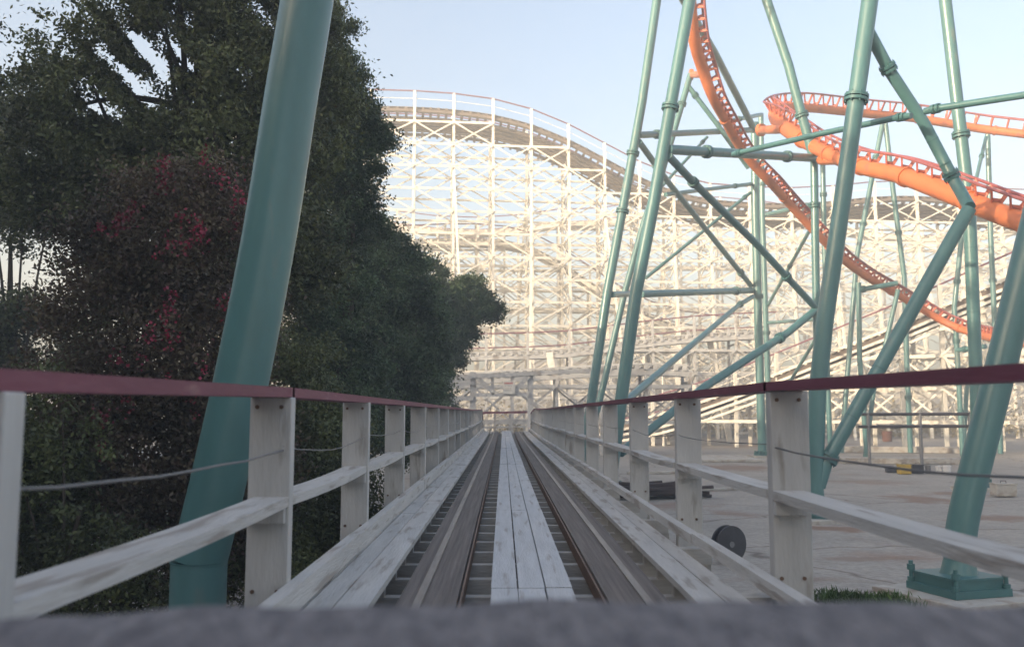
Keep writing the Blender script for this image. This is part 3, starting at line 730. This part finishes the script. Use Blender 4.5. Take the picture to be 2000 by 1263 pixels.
for px, py, rx, ry, am in ((1640,1030,1.5,.7,.9),(1792,972,1.2,2.0,.8),(1860,962,1.1,1.1,.8),(1440,912,3.2,3.4,.8),(1432,1000,.8,1.0,.6),(1960,1010,1.8,1.0,.7),(1560,1130,1.4,.35,.5),(1700,940,2.5,1.5,.5),(1290,985,2.2,1.2,.6),(1520,870,6,4,.6),(1700,1085,1.6,.4,.5)):
    c = G(px, py); sb = n_.new('ShaderNodeVectorMath'); sb.operation = 'SUBTRACT'; l_.new(tc.outputs['Object'], sb.inputs[0]); sb.inputs[1].default_value = (c.x, c.y, -.03)
    dv = n_.new('ShaderNodeVectorMath'); dv.operation = 'DIVIDE'; l_.new(sb.outputs[0], dv.inputs[0]); dv.inputs[1].default_value = (rx, ry, 1)
    le = n_.new('ShaderNodeVectorMath'); le.operation = 'LENGTH'; l_.new(dv.outputs[0], le.inputs[0])
    a2 = n_.new('ShaderNodeMath'); a2.operation = 'MULTIPLY_ADD'; l_.new(wn.outputs[0], a2.inputs[0]); a2.inputs[1].default_value = 2.2; l_.new(le.outputs['Value'], a2.inputs[2])
    mr = n_.new('ShaderNodeMapRange'); mr.inputs[1].default_value = 2.15; mr.inputs[2].default_value = 1.55; mr.inputs[3].default_value = 0; mr.inputs[4].default_value = am; l_.new(a2.outputs[0], mr.inputs[0])
    mx = n_.new('ShaderNodeMix'); mx.data_type = 'RGBA'; l_.new(mr.outputs[0], mx.inputs[0]); l_.new(b_.inputs['Base Color'].links[0].from_socket, mx.inputs[6]); mx.inputs[7].default_value = (.21,.125,.085,1); l_.new(mx.outputs[2], b_.inputs['Base Color'])
# timber pile
tp = thing('timber_pile', 'loose pile of dark brown boards on the ground behind the right handrail', 'timber pile', G(1290,970))
c = G(1290,972)
for k in range(26):
    a = random.uniform(-.3,.3)+(.5 if k%5==0 else 0); L_ = random.uniform(1.6,3.1); lay = k//7
    x = c.x+random.uniform(-.8,1.0)-lay*.1; y = c.y+random.uniform(-.9,.9)*(1-lay*.2); z = .12+lay*.12
    d = Vector((math.cos(a),math.sin(a),random.uniform(-.10,.12)))*L_/2
    MB().beam(Vector((x,y,z))-d,Vector((x,y,z))+d,.22,.1).build('board','dark',tp)
# cable reel
cc = G(1424,1098); rr = .37
rl = thing('cable_reel', 'black cable drum standing on edge just right of the walkway', 'cable reel', cc)
ax = Vector((.42,-.9,0)).normalized()
for s_ in (-1, 1):
    c1 = Vector((cc.x,cc.y,rr+.0))+ax*s_*.08
    o = MB().tube([c1-ax*.02, c1+ax*.02], rr, 40).build('flange', 'rubber', rl)
    MB().tube([c1-ax*.035, c1+ax*.035], rr*.16, 16).build('hub', 'galv', rl)
mb = MB(); cpos = Vector((cc.x,cc.y,rr)); mb.tube([cpos-ax*.059,cpos+ax*.059], rr*.72, 30)
for k in range(3): mb.tube([cpos+ax*(-.036+k*.036)-ax*.015, cpos+ax*(-.036+k*.036)+ax*.015], rr*.77, 30)
mb.build('cable_winding', 'dark', rl)
# pipe railing
pl = thing('pipe_railing', 'black two rail pipe railing across the lot at right', 'railing', G(1790,905))
yr = 52
for yy in (809, 833): MB().tube([W(1676,yy,yr),W(1905,yy-1,yr)], .09, 8).build('rail','pipe_black',pl)
for px in (1695,1796,1893): 
    a = W(px,806,yr); MB().tube([(a.x,yr,0),(a.x,yr,a.z)], .10, 8).build('post','galv',pl)
# cases and buckets along the beam
def case(px, py, w_, h_, d_, mt, lab, name='equipment_case', cat='case'):
    p = G(px, py); t = thing(name, lab, cat, p)
    MB().box((p.x-w_/2,p.y-d_/2,0),(p.x+w_/2,p.y+d_/2,h_)).build('body', mt, t, .03)
    MB().box((p.x-w_/2-.02,p.y-d_/2-.02,h_+.001),(p.x+w_/2+.02,p.y+d_/2+.02,h_+.05)).build('lid', mt, t, .01)
    MB().tube([(p.x-.1,p.y-.03,h_+.05),(p.x-.1,p.y-.03,h_+.13),(p.x+.1,p.y-.03,h_+.13),(p.x+.1,p.y-.03,h_+.05)], .015, 6).build('handle', 'pipe_black', t)
case(1766,925,.58,.42,.4,'yellow','dull yellow case in front of the long pale beam')
case(1792,924,.5,.4,.4,'pipe_black','black case right of the yellow one')
case(1741,922,.5,.2,.4,'rubber','low dark box left of the yellow case','equipment_box','box')
def bucket(px, py, r_, h_, mt, lab):
    p = G(px, py); t = thing('bucket', lab, 'bucket', p)
    MB().tube([(p.x,p.y,0),(p.x,p.y,h_)], [r_*.86, r_], 20).build('body', mt, t)
    MB().tube([(p.x,p.y,h_-.03),(p.x,p.y,h_+.02)], r_*1.06, 20).build('rim', mt, t)
bucket(1835,925,.17,.38,'plastic_white','white bucket, left one of the pair beside the thick column')
bucket(1850,926,.19,.42,'plastic_white','white bucket, right one of the pair beside the thick column')
bucket(1813,924,.14,.4,'galv','slim grey bucket right of the black case')
bucket(1733,862,.55,1.1,'brown_case','rusty brown drum behind the pipe railing')
case(1960,968,.75,.42,.5,'concrete','grey block shaped crate on open ground right of the thick column','storage_crate','crate')
# lamp post
lp = thing('lamp_post', 'thin pale lamp post with a round milky globe behind the right handrail', 'lamp post', W(1297,850,84))
a = W(1294,728,84)
MB().tube([(a.x,84,0),(a.x,84,.6),(a.x,84,a.z)], [.16,.1,.08], 12).build('pole','trestle',lp)
MB().tube([(a.x,84,a.z),(a.x,84,a.z+.12)], .17, 12).build('collar','galv',lp)
me = bpy.data.meshes.new('globe'); bm = bmesh.new(); bmesh.ops.create_uvsphere(bm, u_segments=20, v_segments=14, radius=.30); bm.to_mesh(me); bm.free()
me.materials.append(M['globe']); me.polygons.foreach_set('use_smooth', [True]*len(me.polygons)); o = bpy.data.objects.new('globe', me); C.objects.link(o); o.parent = lp
o.location = Vector((a.x,84,a.z+.38))-lp.location

# ------------------------------------------------------------------ foliage
def leaves_mesh(name, centres, sizes, m, aspect=.5, droop=0.0, up=0.3):
    n = len(centres); c = np.asarray(centres, dtype=np.float64); s = np.asarray(sizes)[:, None]
    d = rng.normal(size=(n,3)); d[:,2] -= droop; d /= np.linalg.norm(d, axis=1)[:,None]
    r = rng.normal(size=(n,3)); r[:,2] += up; e = np.cross(d, r); e /= (np.linalg.norm(e, axis=1)[:,None]+1e-9)
    nn = np.cross(d, e)
    v = np.stack([c-d*s*.5, c+e*s*.5*aspect+nn*s*.06, c+d*s*.5, c-e*s*.5*aspect+nn*s*.06], axis=1).reshape(-1,3)
    me = bpy.data.meshes.new(name); me.vertices.add(4*n); me.loops.add(4*n); me.polygons.add(n)
    me.vertices.foreach_set('co', v.ravel()); me.loops.foreach_set('vertex_index', np.arange(4*n, dtype=np.int32))
    me.polygons.foreach_set('loop_start', np.arange(0, 4*n, 4, dtype=np.int32)); me.polygons.foreach_set('loop_total', np.full(n, 4, dtype=np.int32))
    me.update(calc_edges=True); me.materials.append(M[m] if isinstance(m,str) else m)
    return me
def crown_points(blobs, ncl, per, spread, hollow=.35, shell=.5):
    """blobs: (centre, (rx,ry,rz)); clusters spread inside, denser to the outside"""
    vol = np.array([b[1][0]*b[1][1]*b[1][2] for b in blobs]); vol = vol**.62; vol /= vol.sum()
    idx = rng.choice(len(blobs), size=ncl, p=vol); C0 = []
    for i in idx:
        c, r = blobs[i]; d = rng.normal(size=3); d /= np.linalg.norm(d)
        rad = shell+(1-shell)*rng.random()**.6
        rad *= 1+.16*math.sin(d[0]*5+i)+.13*math.sin(d[2]*7+2*i)
        if rng.random() < .10: rad = rng.uniform(1.05,1.32); d[2] = d[2]*.8+.1
        C0.append(np.array(c)+d*np.array(r)*rad)
    C0 = np.array(C0)
    cnt = rng.poisson(per, size=ncl); pts = np.repeat(C0, cnt, axis=0)
    sp = np.repeat(rng.uniform(.5,1.3,size=ncl)*spread, cnt)[:,None]
    pts = pts+rng.normal(size=pts.shape)*sp*np.array([1,1,.75])
    return pts, C0
def tree(name, label, cat, base, blobs, ncl, per, spread, leaf, m, trunk_r, group=None, flowers=None, keep=None, lean=None, nlimb=14, name_crown='crown', shell=.5, multi=1):
    t = thing(name, label, cat, base, group)
    blobs = [(tuple(b[0]), b[1] if isinstance(b[1], tuple) else (b[1],)*3) for b in blobs]
    pts, cl = crown_points(blobs, ncl, per, spread, shell=shell)
    if keep is not None: pts = pts[keep(pts)]; cl = cl[keep(cl)]
    pts = pts[pts[:,2] > .1]
    me = leaves_mesh('crown', pts-np.array(base), rng.uniform(.7,1.3,size=len(pts))*leaf, m)
    o = bpy.data.objects.new(name_crown, me); C.objects.link(o); o.parent = t
    mb = MB(); mid = np.mean([b[0] for b in blobs], axis=0); B = Vector(base)
    for q in range(multi):
        off = Vector((random.uniform(-.5,.5),random.uniform(-.5,.5),0))*(multi > 1)
        top = Vector(mid)+Vector((random.uniform(-.4,.4),random.uniform(-.4,.4),0))*(1+.6*multi*(multi>1))
        n1 = (B+off*.4).lerp(top, .5)+Vector((random.uniform(-.3,.3),random.uniform(-.3,.3),0))*.6
        stem = smooth([B+off*.4-Vector((0,0,.2)), (B+off*.4).lerp(n1,.5), n1, top], 4); L_ = len(stem)
        mb.tube(stem, [trunk_r*(1.25 if i == 0 else 1)*(1-.75*i/L_) for i in range(L_)], 10)
        for k in range(nlimb//multi):
            s0 = stem[random.randrange(max(1,int(L_*.35)), L_)]
            e = Vector(cl[random.randrange(len(cl))]); 
            m1 = s0.lerp(e, .5)+Vector((0,0,.12*(e-s0).length))
            mb.tube(smooth([s0, m1, e], 3), [trunk_r*.38*(1-.8*i/6) for i in range(7)], 6)
    mb.build('trunk', 'bark', t)
    if flowers:
        fp, nf, per_f, sp_f, sz = flowers
        cc_ = np.array(fp); pf = np.repeat(cc_, per_f, axis=0)+rng.normal(size=(len(cc_)*per_f,3))*np.array([sp_f*.7,sp_f*.7,sp_f*1.2])
        me = leaves_mesh('blossom', pf-np.array(base), rng.uniform(.6,1.3,size=len(pf))*sz, 'flower', .9)
        o = bpy.data.objects.new('blossom', me); C.objects.link(o); o.parent = t
    return t
def PB(px, py, Y, rpx, ry=None, rz=None):     # blob by image centre and radius
    k = Y/FPX; c = W(px, py, Y); r = rpx*k
    return ((c.x,c.y,c.z), (r, ry if ry else r, (rz*k) if rz else r))
def avoid(p):   # nothing grows into the steel column or through the fence
    colx = np.interp(p[:,2], [0,2,3,6,7.5,12], [-2.80,-2.78,-2.55,-1.95,-1.8,-1.2])
    bad = (np.hypot(p[:,0]-colx, p[:,1]-8.1) < .75) | ((p[:,0] > -1.5) & (p[:,2] < 4.6)) | ((p[:,0] > -2.2) & (p[:,1] < 8.8)) | (p[:,1] < 8.4)
    return ~bad
def at(x, y): return (x, y, 0.0)
# large broadleaf over the left
def hole(p, holes):
    # real gaps: openings that run through the crown
    ok = np.ones(len(p), bool)
    for c, r in holes:
        c = np.array(c); ok &= ~(np.linalg.norm((p-c)/np.array(r), axis=1) < 1.05+.35*np.sin(p[:,0]*9+p[:,2]*7+c[1]*0))
    return ok
Yt = 16
H = []
for hx, hy, ha, hb in ((318,112,46,26),(285,172,40,26),(190,205,44,26),(215,120,26,16),(110,70,34,22),(515,35,18,16),(275,85,28,16),(350,30,18,10),(60,300,20,14),(145,240,16,12),(255,215,18,12)):
    for Yh in np.arange(10, 32, .8): H.append((tuple(W(hx+6*math.sin(Yh*2), hy, Yh)), (ha*Yh/FPX, .9, hb*Yh/FPX)))
tree('broadleaf_tree', 'tall dense dark tree filling the upper left behind the leaning column', 'tree', at(-5.6,Yt+.4),
     [PB(330,60,Yt,150,1.6),PB(180,190,Yt,140,1.6),PB(470,150,Yt,120,1.5),PB(560,280,Yt,95,1.3),PB(90,330,Yt,110,1.5),PB(250,330,Yt,150,1.6),PB(420,320,Yt,130,1.5),PB(480,-60,Yt,140,1.6),PB(300,-140,Yt,150,1.6),
      PB(430,520,Yt,130,1.5),PB(250,560,Yt,90,1.3),PB(560,500,Yt,100,1.3),PB(640,180,Yt+2,62,1.0),PB(640,60,Yt+2,32,.6),PB(600,20,Yt+2,50,.8)],
     2600, 88, .17, .092, 'leaf', .22, 'trees left of the track', keep=lambda p: avoid(p) & hole(p, H), nlimb=26, shell=.3)
# crape myrtle with magenta blossom
fl = []
for (px,py,n_) in ((322,330,9),(322,355,9),(402,312,7),(436,335,5),(448,365,6),(245,425,9),(262,410,8),(225,440,6),(355,425,5),(388,440,9),(395,462,7),(340,460,5),(360,475,7),(190,445,5),(325,605,8),(330,620,7),(300,655,6),(342,658,6),(440,585,6),(222,705,6),(335,730,5),(250,800,6),(215,810,6),(175,820,5),(375,790,5),(470,400,7),(465,425,6),(300,510,3),(268,720,3),(400,735,4),(200,880,3),(345,575,3)):
    for k in range(max(1,n_//3)):
        c = W(px+random.uniform(-12,12), py+random.uniform(-18,18), 11.0+random.uniform(-.25,.2)); fl.append((c.x,c.y,c.z))
Ym = 12
tree('crape_myrtle', 'bronze leaved bush with magenta blossom clusters behind the left handrail', 'flowering tree', at(-4.2,Ym+.3),
     [PB(355,480,Ym,95,.8),PB(225,520,Ym,85,.8),PB(300,420,Ym,50,.5),PB(440,440,Ym,45,.5),PB(170,470,Ym,40,.5),PB(215,440,Ym,28,.4),PB(345,355,Ym,30,.4),PB(425,350,Ym,28,.4),PB(140,600,Ym,50,.5),PB(400,600,Ym,110,.8),PB(290,700,Ym,135,.9),PB(400,780,Ym,120,.8),PB(180,800,Ym,130,.8),PB(300,900,Ym,170,.9),PB(110,930,Ym,140,.8),PB(440,950,Ym,130,.8),PB(230,1060,Ym,200,.9),PB(400,390,Ym,48,.6),PB(270,385,Ym,38,.5)],
     1500, 80, .19, .068, 'leaf_red', .09, None, flowers=(fl, 0, 15, .07, .045), keep=lambda p: avoid(p), nlimb=18, shell=.3, multi=4)
# understory below the rail
tree('broadleaf_shrub', 'dark green shrub filling the space under the left handrail', 'shrub', at(-5.2,10.4),
     [PB(60,860,10.5,130,.7),PB(40,1050,10.5,160,.7),PB(180,1150,10.3,160,.6),PB(-120,900,10.5,200,.8)], 420, 80, .12, .068, 'leaf', .06, 'shrubs left of the track', keep=avoid, shell=.2, multi=3)
tree('broadleaf_shrub', 'green shrub seen between the first left handrail posts', 'shrub', at(-3.4,14.5),
     [PB(620,850,14.5,90,.8),PB(520,900,14.5,110,.8),PB(640,980,14,110,.8),PB(500,1060,14,130,.8),PB(580,720,15,80,.8),PB(660,1060,13.5,100,.6),PB(530,1090,12.5,70,.5),PB(560,1150,12,80,.5)], 750, 80, .13, .07, 'leaf', .07, 'shrubs left of the track', keep=avoid, shell=.2, multi=3)
# trees right of the column
tree('broadleaf_tree', 'upright dark tree right of the leaning column, notched against the sky', 'tree', at(-4.1,22),
     [PB(650,180,22,55,1.2),PB(680,235,22,58,1.2),PB(640,300,22,80,1.5),PB(715,255,22,42,.8),PB(672,350,22,55,1.3),PB(640,430,22,85,1.5),PB(665,130,22,34,.8),PB(640,560,22,110,1.6),PB(640,700,22,110,1.6),PB(640,20,24,26,.5),PB(672,62,22,14,.3),PB(705,210,22,30,.6),PB(742,268,22,20,.4),PB(690,52,22,7,.15),PB(676,90,22,9,.2),PB(712,150,22,10,.25),PB(758,252,22,8,.2),PB(768,283,22,7,.2),PB(738,330,22,12,.3),PB(722,400,22,14,.3),PB(748,455,22,12,.3),PB(735,430,22,8,.2),PB(655,800,22,100,1.5)],
     2000, 80, .14, .085, 'leaf_dark', .2, 'trees left of the track', keep=avoid, nlimb=20, shell=.3)
tree('broadleaf_tree', 'rounded dense green tree beside the middle of the left handrail', 'tree', at(-5.0,28),
     [PB(735,530,28,85,1.8),PB(790,560,28,62,1.5),PB(700,640,28,120,2.0),PB(800,660,28,68,1.6),PB(770,740,28,95,1.7),PB(828,610,28,44,1.2),PB(835,700,28,42,1.2),PB(780,820,28,80,1.5),PB(720,480,28,60,1.4),PB(680,800,28,110,1.8),PB(770,500,28,34,.8),PB(800,492,28,8,.3),PB(825,520,28,9,.3),PB(790,470,28,7,.3),PB(845,560,28,9,.3)],
     2300, 62, .17, .11, 'leaf_dark', .2, 'trees left of the track', keep=avoid, nlimb=20, shell=.3)
tree('broadleaf_tree', 'smaller tree with a pointed branch reaching over the track toward the trestle', 'tree', at(-5.0,42),
     [PB(850,600,42,46,1.4),PB(895,610,42,44,1.3),PB(930,600,42,32,1.1),PB(958,602,42,18,.6),PB(905,570,42,30,1.0),PB(860,560,42,18,.6),PB(870,660,42,48,1.4),PB(845,720,42,45,1.4),PB(835,790,42,52,1.5),PB(930,556,42,13,.5),PB(885,700,42,18,.6),PB(862,530,42,9,.4),PB(848,515,42,6,.2),PB(915,545,42,8,.3),PB(945,575,42,8,.3),PB(975,600,42,6,.3),PB(966,622,42,7,.3),PB(925,655,42,9,.4),PB(905,672,42,8,.3),PB(838,548,42,10,.3),PB(800,640,42,60,1.4)],
     1500, 60, .2, .14, 'leaf_dark', .2, 'trees left of the track', keep=lambda p: ~((p[:,0]>-1.6)&(p[:,2]<5.2)), nlimb=20, shell=.3)
# backlit trees far left
for i, (x, sh, lab) in enumerate(((-13.2,0,'thin tree at the left edge with trunks against the bright gap'),(-10.6,1,'loose leafy tree seen through the bright gap at far left'))):
    px = 0 if i == 0 else 120
    tree('broadleaf_tree', lab, 'tree', at(x+(-.3 if i else .3), 24+2*i),
         [PB(px-40,330,25,120,1.8),PB(px+60,400,25,90,1.5),PB(px-70,620,25,55,1.2),PB(px-10,250,25,90,1.5)]+([PB(20,700,25,45,1)] if i==0 else [PB(150,690,26,40,1)]),
         850, 60, .22, .11, 'leaf', .13, 'trees left of the track', keep=lambda p: avoid(p) & hole(p, H), nlimb=6, shell=.3, multi=1)

# dry brush below the trestles: one mass
pts = []
for k in range(420):
    x = random.uniform(-30, 75); y = random.uniform(108, 140); h = random.uniform(1.5, 5.5)*(1 if x < 40 else .8)
    m_ = 42; p = np.array([x,y,h*.5])+rng.normal(size=(m_,3))*np.array([1.3,1.0,h*.28]); pts.append(p)
pts = np.concatenate(pts); pts = pts[pts[:,2] > .1]
me = leaves_mesh('brush', pts, rng.uniform(.25,.6,size=len(pts)), 'leaf_brush', .7); o = bpy.data.objects.new('brush', me); C.objects.link(o)
tag(o, 'dry yellowish brush massed beneath the white trestles', 'brush', kind='stuff')
# grass strip
a = G(1612,1170); b_ = G(1760,1178); pts = []
t_ = rng.random(2600); base = np.array(a)[None,:]*(1-t_[:,None])+np.array(b_)[None,:]*t_[:,None]
base[:,0] += rng.normal(size=2600)*.15; base[:,1] += rng.normal(size=2600)*.10+.12*np.sin(t_*17); base[:,2] = rng.uniform(-.05,.09,size=2600)*(1+.6*np.sin(t_*23))
me = leaves_mesh('grass', base, rng.uniform(.08,.2,size=2600), 'grass', .14, droop=-2.2); o = bpy.data.objects.new('grass', me); C.objects.link(o)
tag(o, 'short green grass strip at the foot of the right walkway', 'grass', kind='stuff')

# ------------------------------------------------------------------ unseen trees behind and left of the camera, added to shade the near ground
proto = tree('unseen_shade_tree', 'unseen tall tree left of the track behind the train, added for its shade', 'tree', (0,0,0),
    [((0,0,15),(6.5,6.5,6)),((2,2,10),(6,6,5)),((-3,-2,8),(6,6,5)),((0,3,18),(4.5,4.5,4)),((2,-2,4.5),(5,5,4.5)),((-2,2,3.5),(5,5,3.5))], 420, 26, .8, .95, 'leaf_dark', .5, 'unseen trees added to shade the near ground', nlimb=12, shell=.2)
first = True
def copy_tree(src, loc, sc, rz):
    o = src.copy(); C.objects.link(o); o.location = loc; o.scale = (sc,)*3; o.rotation_euler = (0,0,rz)
    for ch in src.children:
        c = ch.copy(); C.objects.link(c); c.parent = o
    return o
ux, uy = math.sin(R(SUN_AZ)), math.cos(R(SUN_AZ))      # horizontal direction to the sun
px_, py_ = -uy, ux
k = 0
for row, (dist, hs) in enumerate(((38, .92), (50, 1.14))):
    for j in range(-9, 4):
        cx0, cy0 = 6+ux*dist, 18+uy*dist
        x = cx0+px_*(j*8.0+row*4)+random.uniform(-1,1); y = cy0+py_*(j*8.0+row*4)+random.uniform(-1,1)
        if y > 8 and x > -26: continue
        sc = hs*random.uniform(.9,1.08)
        if k == 0: proto.location = (x,y,0); proto.scale = (sc,)*3; proto.rotation_euler = (0,0,random.uniform(0,6))
        else: copy_tree(proto, (x,y,0), sc, random.uniform(0,6))
        k += 1

# ------------------------------------------------------------------ haze, added to lift the dark tones and veil the distance
HAZE = 0.0044
if HAZE:
    o = MB().box((-260,-90,-1.5),(260,320,42)).build('haze', 'ground'); 
    m = bpy.data.materials.new('haze_air'); m.use_nodes = True; n = m.node_tree.nodes; n.remove(n['Principled BSDF'])
    v = n.new('ShaderNodeVolumePrincipled'); v.inputs['Color'].default_value = (.97,.96,.93,1); v.inputs['Density'].default_value = HAZE; v.inputs['Anisotropy'].default_value = .0
    m.node_tree.links.new(v.outputs[0], n['Material Output'].inputs['Volume'])
    o.data.materials.clear(); o.data.materials.append(m); tag(o, 'thin pale haze added over the lot to lift the dark tones', 'haze', kind='stuff')
